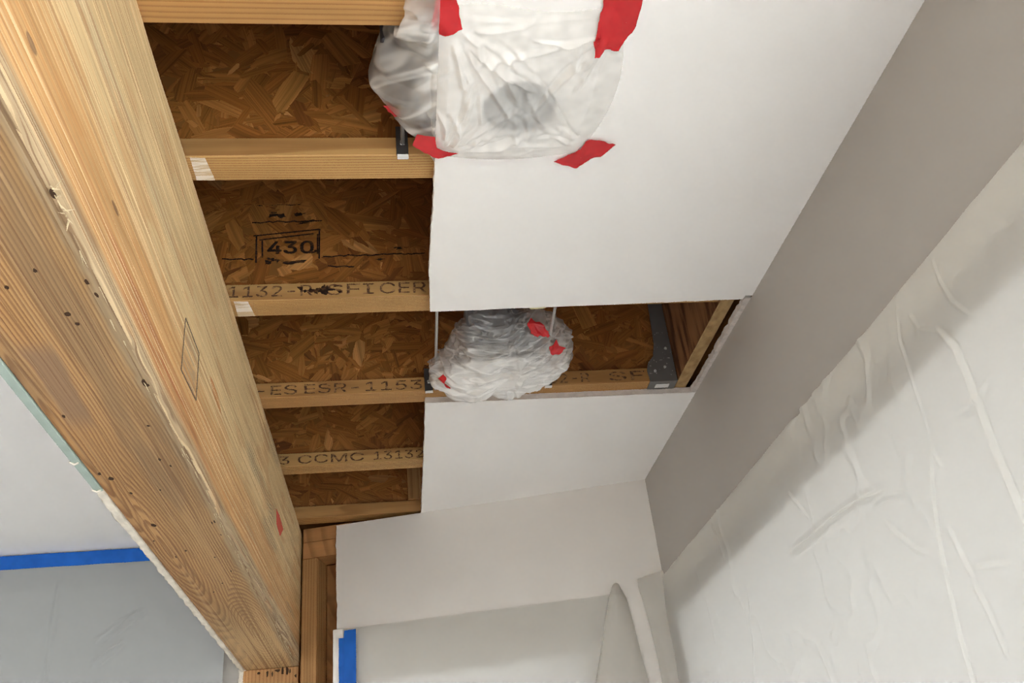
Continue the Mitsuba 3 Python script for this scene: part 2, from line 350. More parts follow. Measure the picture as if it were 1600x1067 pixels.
# ceiling drywall of the right room: the near panel and the far panel, with the uncovered gap between
PC = frame([0, 0, ZD], [1, 0, 0], [0, 1, 0], [0, 0, 1])
near_cut = ragged([(0.0803, 0.20), (0.0797, 1.0), (0.0797, 1.15), (0.0765, 1.30), (0.0752, 1.40)], 0.0006, 0.01, 1) + ragged([(0.077, 1.405), (0.0785, 1.47), (0.0802, 1.5246)], 0.0006, 0.008, 2) + \
    ragged([(0.0803, 1.525), (0.35, 1.5205), (0.55, 1.5165), (0.735, 1.5135)], 0.0005, 0.012, 4)[1:]
near_panel = sg.Polygon([(-0.30, -4.4), (-0.30, 0.20)] + near_cut + [(0.737, 1.50), (XW + 0.004, 1.50), (XW + 0.004, -4.4)])
far_cut = ragged([(0.775, 1.9375), (0.7525, 1.9375), (0.55, 1.9365), (0.30, 1.935), (0.0772, 1.930)], 0.0006, 0.012, 5)
far_panel = sg.Polygon(far_cut + ragged([(0.0772, 1.930), (0.0765, 2.30), (0.0742, 2.664)], 0.0009, 0.012, 6)[1:] + [(0.0742, 2.70), (0.775, 2.53)])
put('ceiling', slab(near_panel, 0.0155, PC), 'mat_paint'); tag('ceiling', kind='structure', label='white ceiling drywall with ragged cut edges')
put('ceiling__far_panel', slab(far_panel, 0.0155, PC), 'mat_paint')
strip = ragged([(0.7400, 1.935), (0.7415, 1.75), (0.7395, 1.51)], 0.0014, 0.010, 8) + [(XW + 0.002, 1.51), (XW + 0.002, 1.935)]
put('ceiling__drywall_strip', slab(sg.Polygon(strip), 0.013, PC), 'mat_gypsum')
# grey-beige cut edges (gypsum core) as thin facings on the cut
def edge_face(pts, z0, z1, off):
    pts = np.array(pts); P = np.stack([np.c_[pts, np.full(len(pts), z0)], np.c_[pts, np.full(len(pts), z1)]])
    m = grid_mesh(P); v = np.array(m.vertices); v[:, :2] += off; m.vertices = v
    m2 = m.copy(); m2.vertices = np.array(m2.vertices) + np.r_[np.array(off) * 0.6, 0]
    return trimesh.util.concatenate([m, m2])
put('ceiling__far_panel__cut_edge', edge_face(far_cut, ZD + 0.0012, ZD + 0.0155, (0, -0.0004)), 'mat_gypsum')
# left ceiling
put('ceiling_left', bbox(-4.1, -0.474, -4.4, 2.84, ZD, ZD + 0.016), 'mat_paint'); tag('ceiling_left', kind='structure', label='flat grey-white ceiling of the room left of the beam')

# ------------------------------------------------------------------ the timber beam
def build_beam():
    x0, x1, z0, z1 = XB - BW, XB, ZB, ZJ - 0.001
    pts = []
    def arc(cx, cz, r, a0, a1, n=5):
        for a in np.linspace(a0, a1, n): pts.append((cx + r * math.cos(a), cz + r * math.sin(a)))
    def run(a, b, n):
        for t in np.linspace(0, 1, n)[1:-1]: pts.append((a[0] + (b[0] - a[0]) * t, a[1] + (b[1] - a[1]) * t))
    r1, r2 = 0.0035, 0.006
    arc(x0 + r1, z0 + r1, r1, math.pi, 1.5 * math.pi); run((x0 + r1, z0), (x1 - r2, z0), 22)
    arc(x1 - r2, z0 + r2, r2, 1.5 * math.pi, 2 * math.pi); run((x1, z0 + r2), (x1, z1 - r2), 40)
    arc(x1 - r2, z1 - r2, r2, 0, 0.5 * math.pi); run((x1 - r2, z1), (x0 + r1, z1), 4)
    arc(x0 + r1, z1 - r1, r1, 0.5 * math.pi, math.pi); run((x0, z1 - r1), (x0, z0 + r1), 4)
    pts = np.array(pts)
    ys = np.linspace(-0.8, 2.905, 420)
    n = len(pts)
    P = np.zeros((len(ys), n, 3))
    P[:, :, 0], P[:, :, 2] = pts[:, 0], pts[:, 1]
    P[:, :, 1] = ys[:, None]
    d = (meshkit.fbm(P * [22, 2.2, 22], 3, 5) - 0.5) * 0.0022
    c = np.array([(x0 + x1) / 2, (z0 + z1) / 2])
    dirs = (pts - c) / np.linalg.norm(pts - c, axis=1, keepdims=True)
    # worn, splintered arris: bites along the lower right edge, slight waviness of the upper right edge
    arr = np.exp(-((pts[:, 0] - x1) ** 2 + (pts[:, 1] - z0) ** 2) / 0.007 ** 2)
    bite = np.clip(meshkit.fbm(np.c_[ys * 9, ys * 0, ys * 0], 3, 2) - 0.45, 0, 1) * 0.020
    upp = np.exp(-((pts[:, 0] - x1) ** 2 + (pts[:, 1] - z1) ** 2) / 0.014 ** 2)
    wane = np.clip(meshkit.fbm(np.c_[ys * 2.2, ys * 0, ys * 0], 3, 9) - 0.35, 0, 1) * 0.012
    disp = d - arr[None] * bite[:, None] - upp[None] * wane[:, None]
    P[:, :, 0] += disp * dirs[:, 0]
    P[:, :, 2] += disp * dirs[:, 1]
    V = P.reshape(-1, 3)
    F = []
    idx = np.arange(len(ys) * n).reshape(len(ys), n)
    a, b = idx, np.roll(idx, -1, 1)
    F = np.concatenate([np.stack([a[:-1], b[:-1], b[1:]], -1).reshape(-1, 3), np.stack([a[:-1], b[1:], a[1:]], -1).reshape(-1, 3)])
    cap = []
    for row, s in ((0, 1), (len(ys) - 1, -1)):
        k = len(V); V = np.vstack([V, P[row].mean(0)])
        for j in range(n): cap.append([k, idx[row, j], idx[row, (j + 1) % n]][::s])
    m = trimesh.Trimesh(V, np.vstack([F, cap]), process=False)
    m.fix_normals()
    return m
put('timber_beam', build_beam(), 'mat_beam', smooth=40)
tag('timber_beam', 'massive rough-sawn wooden beam running under the joists along the left', 'beam')

def ngon(c, u, v, nrm, ru, rv, seed, n=9, depth=0.0006):
    r = np.random.default_rng(seed)
    a = np.linspace(0, 2 * np.pi, n, endpoint=False)
    k = 0.75 + 0.5 * r.random(n)
    poly = sg.Polygon(np.c_[ru * k * np.cos(a), rv * k * np.sin(a)]).buffer(0)
    return slab(poly, depth, frame(np.array(c, float), u, v, nrm))
BX, BY, DN = np.array([1.0, 0, 0]), np.array([0, 1.0, 0]), np.array([0, 0, -1.0])
holes = [(-0.423, 1.415, .0032, .005), (-0.400, 1.715, .0028, .005), (-0.318, 0.823, .003, .006), (-0.315, 0.848, .0028, .006), (-0.356, 0.884, .005, .006), (-0.352, 0.905, .004, .004),
         (-0.339, 1.174, .0026, .004), (-0.438, 1.134, .003, .005), (-0.377, 1.408, .0025, .004), (-0.321, 1.569, .002, .009), (-0.326, 1.574, .002, .008), (-0.322, 1.638, .002, .004),
         (-0.448, 1.331, .004, .006), (-0.436, 1.352, .007, .009), (-0.424, 1.567, .006, .010), (-0.443, 1.650, .002, .005), (-0.425, 1.749, .002, .005), (-0.400, 2.00, .002, .005),
         (-0.372, 1.94, .0025, .004), (-0.356, 1.765, .002, .004), (-0.341, 1.86, .0018, .006), (-0.350, 1.29, .003, .006), (-0.340, 1.315, .002, .006), (-0.362, 0.80, .003, .005), (-0.40, 0.83, .003, .004)]
for i, (x, y, rx, ry) in enumerate(holes):
    put('timber_beam__nail_hole', ngon([x, y, ZB - 0.0002], BX, -BY, DN, rx * 0.62, ry * 0.75, 100 + i), 'mat_hole')
# a torn knot with splinters, and splinters along the arris
put('timber_beam__torn_knot', trimesh.util.concatenate([ngon([-0.314, 1.050, ZB - 0.0004], BX, -BY, DN, 0.0025, 0.011, 300), ngon([-0.3125, 1.056, ZB - 0.0004], BX, -BY, DN, 0.0035, 0.004, 301), ngon([-0.3060, 0.680, ZB - 0.0006], BX, -BY, DN, 0.0025, 0.006, 302)]), 'mat_hole')
def splinter(p, d, L, w):
    p, d = np.array(p, float), np.array(d, float) / np.linalg.norm(d)
    q = p + d * L
    s = np.cross(d, [0.3, 0.1, 1.0]); s /= np.linalg.norm(s)
    t = np.cross(d, s)
    return trimesh.convex.convex_hull(np.array([p - s * w, p + s * w, p + t * w, p - t * w, (p + q) / 2 + s * w * .8, (p + q) / 2 - s * w * .7, (p + q) / 2 + t * w, q]))
r7 = np.random.default_rng(31)
spl = [((-0.3045, 0.685 + 0.004 * k, ZB - 0.0005), (r7.normal() * .5 + 0.3, r7.normal(), r7.normal() * .4 - .2), 0.006 + 0.010 * r7.random()) for k in range(-4, 10)]
for k in range(46):
    y = 0.75 + 2.0 * r7.random()
    spl.append(((XB - 0.004 - 0.008 * r7.random(), y, ZB + 0.0004 - 0.001 * r7.random()), (r7.normal() * .05, 1, -abs(r7.normal()) * .05), 0.012 + 0.03 * r7.random()))
put('timber_beam__splinters', trimesh.util.concatenate([splinter(p, d, L, 0.0006 + 0.0006 * r7.random()) for p, d, L in spl]), 'mat_splinter'); tag('timber_beam__splinters', kind='stuff')
# pencilled diamond and red crayon tick on the side face
SX = XB + 0.0012
CRAY = [(2.21, 2.340), (2.268, 2.345), (2.352, 2.336), (2.294, 2.298), (2.226, 2.306)]
dia = [(1.169, 2.253), (1.269, 2.250), (1.276, 2.170), (1.173, 2.167), (1.169, 2.253)]
put('timber_beam__pencil_mark', trimesh.util.concatenate([tube([(SX, a[0], a[1]), (SX, b[0], b[1])], 0.0007, 6) for a, b in zip(dia[:-1], dia[1:])]), 'mat_graphite')
tag('timber_beam__pencil_mark', 'pencilled diamond outline')
put('timber_beam__crayon_mark', slab(sg.Polygon(CRAY), 0.0008, frame([XB + 0.0004, 0, 0], [0, 1, 0], [0, 0, 1], [1, 0, 0])), 'mat_crayon')
tag('timber_beam__crayon_mark', 'small red crayon tick')

# ------------------------------------------------------------------ I-joists
def strands(x0, x1, z0, z1, y, seed, layers=7.0, dirn='x'):
    """Wood strands pressed into the web's near face: many thin irregular chips, each with its own tone (uv.x holds its number)."""
    r = np.random.default_rng(seed)
    V, F, UV = [], [], []
    area = (x1 - x0) * (z1 - z0)
    n = int(area / (0.085 * 0.027) * layers)
    for i in range(n):
        small = r.random() < 0.4
        L = (0.045 + 0.085 * r.random()) * (0.40 if small else 1.0)
        W = (0.012 + 0.030 * r.random()) * (0.30 if small else 1.0)
        a = r.random() * math.pi
        cx, cz = x0 + (x1 - x0) * r.random(), z0 + (z1 - z0) * r.random()
        k = 8
        th = np.linspace(0, 2 * np.pi, k, endpoint=False)
        lx = np.sign(np.cos(th)) * np.abs(np.cos(th)) ** 0.6 * L / 2 * (0.8 + 0.4 * r.random(k))
        lz = np.sign(np.sin(th)) * np.abs(np.sin(th)) ** 0.6 * W / 2 * (0.7 + 0.6 * r.random(k))
        lx = lx + lz * r.normal() * 0.8
        px, pz = cx + lx * math.cos(a) - lz * math.sin(a), cz + lx * math.sin(a) + lz * math.cos(a)
        px, pz = np.clip(px, x0, x1), np.clip(pz, z0, z1)
        d = 0.0003 + 0.0022 * i / n
        tilt = r.normal(size=2) * 0.010
        py = y - d - np.clip(lx * tilt[0] + lz * tilt[1], -0.0004, 0.0004)
        b = len(V)
        V += [(cx, y - d - 0.0001, cz)] + list(zip(px, py, pz)) if False else [(float(px.mean()), y - d - 0.0001, float(pz.mean()))] + list(zip(px, py, pz))
        UV += [(i + 0.5, 0.5)] + [(i + 0.5 + float(u), 0.5 + float(v)) for u, v in zip(lx, lz)]
        for j in range(k): F.append([b, b + 1 + j, b + 1 + (j + 1) % k])
    m = trimesh.Trimesh(np.array(V), np.array(F), process=False)
    return m, np.array(UV)

def lettering(text, x0, x1, y, zc, h, bold=False):
    m = meshkit.text_mesh(text, h, 0.0005, bold)
    v = np.array(m.vertices)
    v[:, 0] = x0 + (v[:, 0] - v[:, 0].min()) / np.ptp(v[:, 0]) * (x1 - x0)
    m.vertices = np.c_[v[:, 0], y - v[:, 2], zc - h / 2 + v[:, 1]]
    return m

XL, XR = -0.80, 0.695
for k, y in enumerate(JY):
    root = 'i_joist' if k == 0 else f'i_joist_{k:03d}'
    fm = 'mat_flange' if k in (1, 2, 4) else 'mat_flange_2'
    xr = XR if y < 2.5 else 0.30
    def flange(z0):
        m = bbox(XL, xr, y, y + FW, z0, z0 + FH, 0.0015)
        return m
    put(f'{root}__bottom_flange', flange(ZJ), fm)
    put(f'{root}__top_flange', flange(ZJ + SPAN - FH), fm)
    yw = y + FW / 2 - 0.005
    put(f'{root}__web', bbox(XL, xr, yw, yw + 0.0095, ZJ + FH - 0.004, ZJ + SPAN - FH + 0.004), 'mat_osb_plain')
    sx1 = 0.695 if k == 3 else 0.10
    m, uv = strands(-0.42, sx1, ZJ + FH, ZJ + SPAN - FH, yw, 40 + k)
    put(f'{root}__web__strands', m, 'mat_osb', uv=uv); tag(f'{root}__web__strands', kind='stuff')
J = lambda k: f'i_joist_{k:03d}' if k else 'i_joist'
tag('i_joist', 'shadowed wooden I-joist at the very top of the opening, nearest the viewer', 'joist')
tag(J(1), 'wooden I-joist with an unprinted flange, pale smear and black bracket', 'joist')
tag(J(2), 'wooden I-joist whose flange is printed 1132-R SFI CER', 'joist')
tag(J(3), 'wooden I-joist printed ES ESR-1153, carrying on through the ceiling gap', 'joist')
tag(J(4), 'wooden I-joist whose flange is printed CCMC 13132', 'joist')
tag(J(5), 'last wooden I-joist, unprinted, over the top plates of the far wall', 'joist')
# printing on the flanges
zt = ZJ + 0.0205
for q in [lettering('1132-R', -0.310, -0.150, JY[2], zt, 0.025), lettering('SFI', -0.122, -0.030, JY[2], zt, 0.025), lettering('CERTIFIED', -0.018, 0.24, JY[2], zt, 0.025)]: put(J(2) + '__bottom_flange__lettering', q, 'mat_ink')
for q in [lettering('CC-ES', -0.400, -0.222, JY[3], zt - .002, 0.024), lettering('ESR-1153', -0.205, 0.070, JY[3], zt - .002, 0.024), lettering('13132-R', 0.300, 0.478, JY[3], zt - .002, 0.024),
    lettering('SFI', 0.527, 0.655, JY[3], zt - .002, 0.024)]: put(J(3) + '__bottom_flange__lettering', q, 'mat_ink')
for q in [lettering('R3', -0.345, -0.285, JY[4], zt - .002, 0.023), lettering('CCMC', -0.262, -0.085, JY[4], zt - .002, 0.024), lettering('13132', -0.058, 0.078, JY[4], zt - .002, 0.024)]: put(J(4) + '__bottom_flange__lettering', q, 'mat_ink')
for k in (2, 3, 4): tag(J(k) + '__bottom_flange__lettering', 'dark printed lettering')
# overprinted smudge on the printed flange
sm = [slab(sg.Polygon(np.c_[r7.normal(0, .004, 6), r7.normal(0, .0035, 6)]).convex_hull, 0.0006, frame([-0.137 + 0.035 * r7.normal() * .45, JY[2], zt + r7.normal() * .003], [1, 0, 0], [0, 0, 1], [0, -1, 0])) for _ in range(16)]
put(J(2) + '__bottom_flange__ink_smudge', trimesh.util.concatenate(sm), 'mat_ink_dark')
# ink stamp on the web of joist 002: double box, figures, dark smears
yw2 = JY[2] + FW / 2 - 0.005 - 0.0027
MW = frame([0, yw2, 0], [1, 0, 0], [0, 0, 1], [0, -1, 0])
def line2(a, b, w=0.0016):
    return sg.LineString([a, b]).buffer(w, cap_style=2)
parts = []
for dx in (0.0, 0.012):
    parts += [line2((-0.272 + dx, 2.668 - dx * .9), (-0.139 - dx, 2.682 - dx * .9)), line2((-0.139 - dx * .3, 2.682 - dx), (-0.139 - dx * .3, 2.607 + dx)), line2((-0.266 + dx, 2.668 - dx), (-0.264 + dx, 2.600 + dx))]
stamp = [slab(q, 0.0004, MW) for q in parts]
stamp += [lettering('430', -0.243, -0.150, yw2, 2.637, 0.030, True)]
smear = []
for (x, z, sx, sz, n) in [(-0.235, 2.602, .012, .008, 9), (-0.185, 2.600, .018, .005, 9), (-0.150, 2.625, .014, .004, 5), (-0.225, 2.722, .014, .006, 12), (-0.18, 2.722, .012, .006, 10), (-0.17, 2.700, .016, .003, 6),
                          (-0.22, 2.749, .03, .002, 5), (0.02, 2.630, .012, .003, 5), (-0.02, 2.602, .012, .002, 4)]:
    for _ in range(n):
        smear.append(slab(sg.Polygon(np.c_[r7.normal(0, sx * .35, 6), r7.normal(0, sz * .4, 6)]).convex_hull, 0.0004, frame([x + r7.normal() * sx * .5, yw2 - 0.0001, z + r7.normal() * sz * .4], [1, 0, 0], [0, 0, 1], [0, -1, 0])))
for a, b in [((-0.275, 2.703), (-0.135, 2.705)), ((-0.33, 2.612), (-0.27, 2.608)), ((-0.13, 2.612), (0.075, 2.615)), ((-0.12, 2.588), (-0.07, 2.585))]:
    q = np.array(ragged([a, b], 0.0012, 0.008, 77)); smear.append(slab(sg.LineString(q).buffer(0.0014), 0.0004, MW))
put(J(2) + '__web__ink_stamp', trimesh.util.concatenate(stamp + smear), 'mat_ink_dark'); tag(J(2) + '__web__ink_stamp', 'smeared black box stamp reading 430')
# pale smears on the beam ends of two flanges
for k, x0, x1 in ((1, -0.2985, -0.276), (2, -0.2985, -0.272)):
    q = ragged([(x0, JY[k] + .001), (x1, JY[k] + .003)], .0004, .004, 5 + k) + ragged([(x1 + .006, JY[k] + FW - .002), (x0, JY[k] + FW - .002)], .0005, .006, 9 + k)
    put(J(k) + '__bottom_flange__pale_smear', slab(sg.Polygon(q).buffer(0), 0.0005, frame([0, 0, ZJ - 0.0001], [1, 0, 0], [0, -1, 0], [0, 0, -1])).apply_transform(np.eye(4)) if False else
        slab(sg.Polygon([(a, -b) for a, b in q]).buffer(0), 0.0005, frame([0, 0, ZJ - 0.0001], [1, 0, 0], [0, -1, 0], [0, 0, -1])), 'mat_smear')
# vertical stiffener block in the last bay
put(J(5) + '__web_stiffener', bbox(0.036, 0.078, JY[5] - 0.012, JY[5] + FW / 2 - 0.008, ZJ + FH, ZJ + SPAN - FH, 0.001), 'mat_stud')

# rim board at the right and its hanger
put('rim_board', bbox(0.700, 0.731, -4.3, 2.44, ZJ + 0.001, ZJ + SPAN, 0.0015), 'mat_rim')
tag('rim_board', 'speckled engineered rim board along the right wall, seen through the ceiling gap', 'rim board')
hp = [(0.628, 2.4935), (0.625, 2.525), (0.631, 2.545), (0.648, 2.565), (0.656, 2.60), (0.664, 2.76), (0.6985, 2.76), (0.6975, 2.4935)]
hg = slab(sg.Polygon(hp).buffer(-0.001).buffer(0.001), 0.0018, frame([0, JY[3] - 0.0006, 0], [1, 0, 0], [0, 0, 1], [0, -1, 0]))
put('joist_hanger__side_plate', hg, 'mat_zinc')
put('joist_hanger__seat', bbox(0.628, 0.697, JY[3] - 0.0024, JY[3] + FW + 0.002, ZJ - 0.0022, ZJ - 0.0004), 'mat_zinc')
put('joist_hanger__seat__tab', bbox(0.645, 0.680, JY[3] + 0.012, JY[3] + 0.030, ZJ - 0.0036, ZJ - 0.0022, 0.0005), 'mat_zinc_bright')
for x, z in ((0.645, 2.522), (0.672, 2.532), (0.683, 2.585)):
    c = trimesh.creation.cylinder(radius=0.0035, height=0.003, sections=14); c.apply_transform(trimesh.transformations.rotation_matrix(math.pi / 2, [1, 0, 0])); c.apply_translation([x, JY[3] - 0.0032, z])
    put('joist_hanger__nail', c, 'mat_zinc_bright')
tag('joist_hanger', 'dark galvanized metal hanger strap holding the joist end at the rim board', 'metal hanger')

# ------------------------------------------------------------------ wall framing beside the beam
def along(s0, s1, d0, d1, z0, z1, ch=0.001):
    """A board in the angled wall: s along the wall from the corner, d behind its drywall face."""
    m = bbox(s0, s1, d0, d1, z0, z1, ch)
    m.apply_transform(frame(CORNER, WD, -WN, [0, 0, 1]))
    if np.linalg.det(frame(CORNER, WD, -WN, [0, 0, 1])[:3, :3]) < 0: m.invert()
    return m
put('top_plate', along(0.94, 1.0965, 0.0165, 0.106, 2.4445, 2.488), 'mat_plate'); tag('top_plate', 'upper wooden top plate end beside the beam, darker of the two', 'top plate')
put('top_plate_001', along(0.94, 1.0965, 0.0165, 0.106, 2.392, 2.443), 'mat_plate'); tag('top_plate_001', 'lower wooden top plate end resting on the stud', 'top plate')
put('wall_stud', along(1.050, 1.098, 0.019, 0.108, 0.0, 2.391), 'mat_stud'); tag('wall_stud', 'vertical wooden stud between the beam and the cut drywall', 'stud')
put('wall_stud_001', along(0.94, 1.05, 0.110, 0.122, 0.0, 2.391), 'mat_plate'); tag('wall_stud_001', 'dark recessed stud deep in the wall cavity', 'stud')
put('wood_post', bbox(XB - BW - 0.004, XB - 0.003, 2.823, 2.905, 0.0, ZB - 0.001, 0.0015), 'mat_post'); tag('wood_post', 'wooden post standing under the far end of the beam', 'post')
for i, (x, z, rx, rz) in enumerate([(-0.352, 2.068, .004, .010), (-0.338, 2.069, .004, .011), (-0.366, 2.071, .008, .004), (-0.395, 2.064, .003, .008), (-0.381, 2.062, .002, .008), (-0.33, 2.066, .002, .007), (-0.313, 2.052, .003, .004), (-0.42, 2.068, .006, .003)]):
    put('wood_post__dark_mark', ngon([x, 2.8226, z], [1, 0, 0], [0, 0, 1], [0, -1, 0], rx, rz, 400 + i), 'mat_hole')

# drywall facing on the left side of the beam, its bottom edge: green board edge, then mud
put('beam_drywall__panel', bbox(-0.474, -0.4615, -0.8, 2.838, ZB + 0.004, ZD - 0.0005), 'mat_paint')
def lumpy(y0, y1, x0, x1, z0, z1, amp, seed, n=260):
    ys = np.linspace(y0, y1, n)
    prof = [(x0, z1), (x0 - .0, z0 + .002), (x0 + .003, z0), ((x0 + x1) / 2, z0 - .0008), (x1 - .002, z0), (x1, z0 + .002), (x1, z1)]
    P = np.zeros((n, len(prof), 3))
    for j, (x, z) in enumerate(prof):
        nx = meshkit.fbm(np.c_[ys * 60, np.full(n, j * 3.1), np.zeros(n)], 3, seed) - 0.5
        nz = meshkit.fbm(np.c_[ys * 45, np.full(n, j * 1.7), np.ones(n)], 3, seed + 4) - 0.5
        P[:, j, 0] = x + nx * amp * (1 if j < 3 else 0.8); P[:, j, 1] = ys; P[:, j, 2] = z + nz * amp * (0 if z == z1 else 1)
    return grid_mesh(P)
put('beam_drywall__green_edge', bbox(-0.4745, -0.4615, -0.8, 1.400, ZB - 0.001, ZB + 0.004, 0.0008), 'mat_greenboard'); tag('beam_drywall__green_edge', 'pale green board edge')
put('beam_drywall__mud_edge', lumpy(1.395, 2.836, -0.4755, -0.4615, ZB - 0.0015, ZB + 0.012, 0.0075, 21), 'mat_mud', smooth=True); tag('beam_drywall__mud_edge', 'rough white joint compound edge')
for y in (1.285, 1.395): put('beam_drywall__plaster_ridge', tube([(-0.4765, y - .003, ZB - .0005), (-0.470, y + .002, ZB - .003), (-0.464, y - .002, ZB - .0015)], 0.0018, 8), 'mat_mud', smooth=True)
cm = lumpy(0, 1, -0.4785, -0.457, 0, 0.012, 0.008, 33, 120)
v = np.array(cm.vertices); cm.vertices = np.c_[v[:, 0], 2.824 + v[:, 2] * 0.9, 1.60 + v[:, 1] * 0.485]; 
put('beam_drywall__mud_corner', cm, 'mat_mud', smooth=True)
tag('beam_drywall', 'strip of drywall on the beam\'s left side with green and plastered lower edge', 'drywall edge')

# ------------------------------------------------------------------ plastic dust sheets and blue tape
def draped(name, origin, u, v, nrm, poly_u, poly_v, nu, nv, height, mat):
    U, V = np.meshgrid(np.linspace(*poly_u, nu), np.linspace(*poly_v, nv))
    H = height(U, V)
    P = np.array(origin) + U[..., None] * np.array(u) + V[..., None] * np.array(v) + H[..., None] * np.array(nrm)
    put(name, grid_mesh(P), mat, smooth=True)
CR = {'A': [(1.051, 2.169), (1.074, 2.115), (1.074, 2.061), (1.078, 2.001), (1.081, 1.959)], 'B': [(1.081, 1.959), (1.115, 1.9), (1.139, 1.843), (1.153, 1.784), (1.169, 1.711), (1.179, 1.6)],
      'C': [(0.945, 2.171), (0.946, 2.13), (0.937, 2.093), (0.91, 2.051)], 'D': [(1.034, 2.135), (1.02, 2.099), (0.981, 2.07)], 'E': [(0.986, 2.083), (0.961, 2.033), (0.957, 1.959), (0.96, 1.889), (0.956, 1.75)],
      'F': [(1.612, 1.962), (1.519, 1.959), (1.418, 1.96), (1.32, 1.954), (1.237, 1.943)], 'G': [(1.556, 2.065), (1.525, 2.025), (1.498, 1.989)], 'H': [(1.263, 1.904), (1.242, 1.874), (1.206, 1.839), (1.177, 1.822)],
      'I': [(1.113, 1.843), (1.103, 1.786), (1.095, 1.763)], 'J': [(1.101, 1.765), (1.089, 1.716), (1.084, 1.66)], 'K': [(2.023, 2.172), (1.98, 2.102), (1.967, 2.052)], 'L': [(1.869, 1.987), (1.886, 1.916), (1.946, 1.787), (1.96, 1.65)],
      'M': [(1.175, 1.914), (1.242, 1.935), (1.286, 1.936)], 'N': [(1.094, 1.775), (1.055, 1.768), (1.006, 1.757)], 'O': [(0.921, 1.967), (0.977, 1.951), (1.005, 1.955)], 'P': [(1.089, 1.947), (1.077, 1.91)],
      'Q': [(1.60, 1.952), (1.50, 1.949), (1.43, 1.951)]}
AW = {'A': (0.0018, 0.0022), 'B': (0.0038, 0.0022), 'C': (0.0019, 0.0025), 'D': (0.0014, 0.0031), 'E': (0.0060, 0.0028), 'F': (0.0085, 0.0042), 'G': (0.0024, 0.0028), 'H': (0.0027, 0.0031), 'I': (0.0024, 0.0031), 'J': (0.0024, 0.0031), 'K': (0.0016, 0.0037),
      'L': (0.0013, 0.0025), 'M': (0.0021, 0.0037), 'N': (0.0021, 0.0037), 'O': (0.0024, 0.0043), 'P': (0.0020, 0.0031), 'Q': (-0.0024, 0.0031)}
def right_h(U, V):
    P = np.stack([U, V, np.zeros_like(U)], -1)
    h = 0.004 + 0.012 * meshkit.fbm(P * 3.2, 3, 3) * np.clip((2.176 - V) / 0.1, 0.1, 1)
    h += 0.0022 * (meshkit.fbm(P * [22, 15, 1], 4, 8) - 0.5) * np.clip((2.172 - V) / 0.03, 0, 1)
    rid = 1 - np.abs(2 * meshkit.fbm(P * [9, 7, 1] + 5, 3, 14) - 1)
    h += 0.0036 * np.clip(rid - 0.84, 0, 1) / 0.16 * np.clip((meshkit.noise(P * 3.0, 4) - 0.35) * 5, 0, 1)
    return h + creases(U, V, [(CR[k], *AW[k]) for k in CR]) * np.clip((2.178 - V) / 0.012, 0, 1)
U, V = np.meshgrid(np.linspace(0.40, 2.494, 1000), np.r_[np.linspace(2.1765, 1.55, 400), np.linspace(1.54, 0.02, 60)])
Hh = right_h(U, V)
Vt = V + np.where(V > 2.17, 0.0012 * (meshkit.fbm(np.stack([U * 14, U * 0, U * 0], -1), 3, 5) - 0.5) * 2, 0) - 0.004 * np.exp(-((U - 1.44) / .02) ** 2) * (V > 2.17) * np.sign(U - 1.43)
put('plastic_sheet', grid_mesh(np.stack([XW - Hh - 0.001, U, Vt], -1)), 'mat_white_sheet', smooth=True)
tag('plastic_sheet', 'large creased white plastic sheet hanging on the right wall over a window', 'plastic sheet')

# angled wall: sheet over the window, from s = 0.975 to a loose right edge
def back_xy(S, Z, H):
    return CORNER + S[..., None] * WD + Z[..., None] * np.array([0, 0, 1]) + H[..., None] * WN
t, w = np.meshgrid(np.linspace(0, 1, 150), np.linspace(0, 1, 220))
Zs = 2.150 + 0.005 * t[:] - w * 1.2
Zs = (2.147 + 0.008 * t) - w * 1.25
Sr = 0.166 + 0.335 * np.clip(2.147 - Zs, 0, 0.6)
S = Sr + (0.956 - Sr) * t
P3 = np.stack([S, Zs, np.zeros_like(S)], -1)
Hs = 0.004 + 0.012 * np.clip(w * 12, 0, 1) * meshkit.fbm(P3 * 4.0, 3, 22) + 0.0014 * (meshkit.fbm(P3 * [30, 9, 1], 3, 23) - 0.5) + 0.010 * np.clip((0.25 - (S - Sr)) / 0.25, 0, 1) * np.clip(w * 8, 0, 1)
put('plastic_sheet_001', grid_mesh(back_xy(S, Zs, Hs + 0.002)), 'mat_white_sheet', smooth=True)
tag('plastic_sheet_001', 'white plastic sheet on the far wall with blue tape on its left edge', 'plastic sheet')
# sheet edge rolled above: the narrow fold of the plastic in the corner (tongue, ribbon)
zz = np.linspace(2.1795, 1.55, 160)
rows = []
for z in zz:
    q = 2.1795 - z
    sL = np.interp(q, [0, .005, .03, .12, .264, .63], [.149, .158, .168, .199, .244, .36])
    sR = np.interp(q, [0, .005, .048, .122, .205, .281, .63], [.147, .139, .1236, .1159, .1085, .1004, .07])
    tt = np.linspace(0, 1, 34)
    full = min(1, q / 0.04)
    rows.append([(sL + (sR - sL) * a, z, 0.003 + 0.012 * full + 0.016 * full * math.sin(a * math.pi) ** 0.8 * (0.6 + 0.4 * math.cos(3 * a)) - 0.011 * full * a ** 8) for a in tt])
R3 = np.array(rows)
put('plastic_flap', grid_mesh(back_xy(R3[..., 0], R3[..., 1], R3[..., 2])), 'mat_flap', smooth=True)
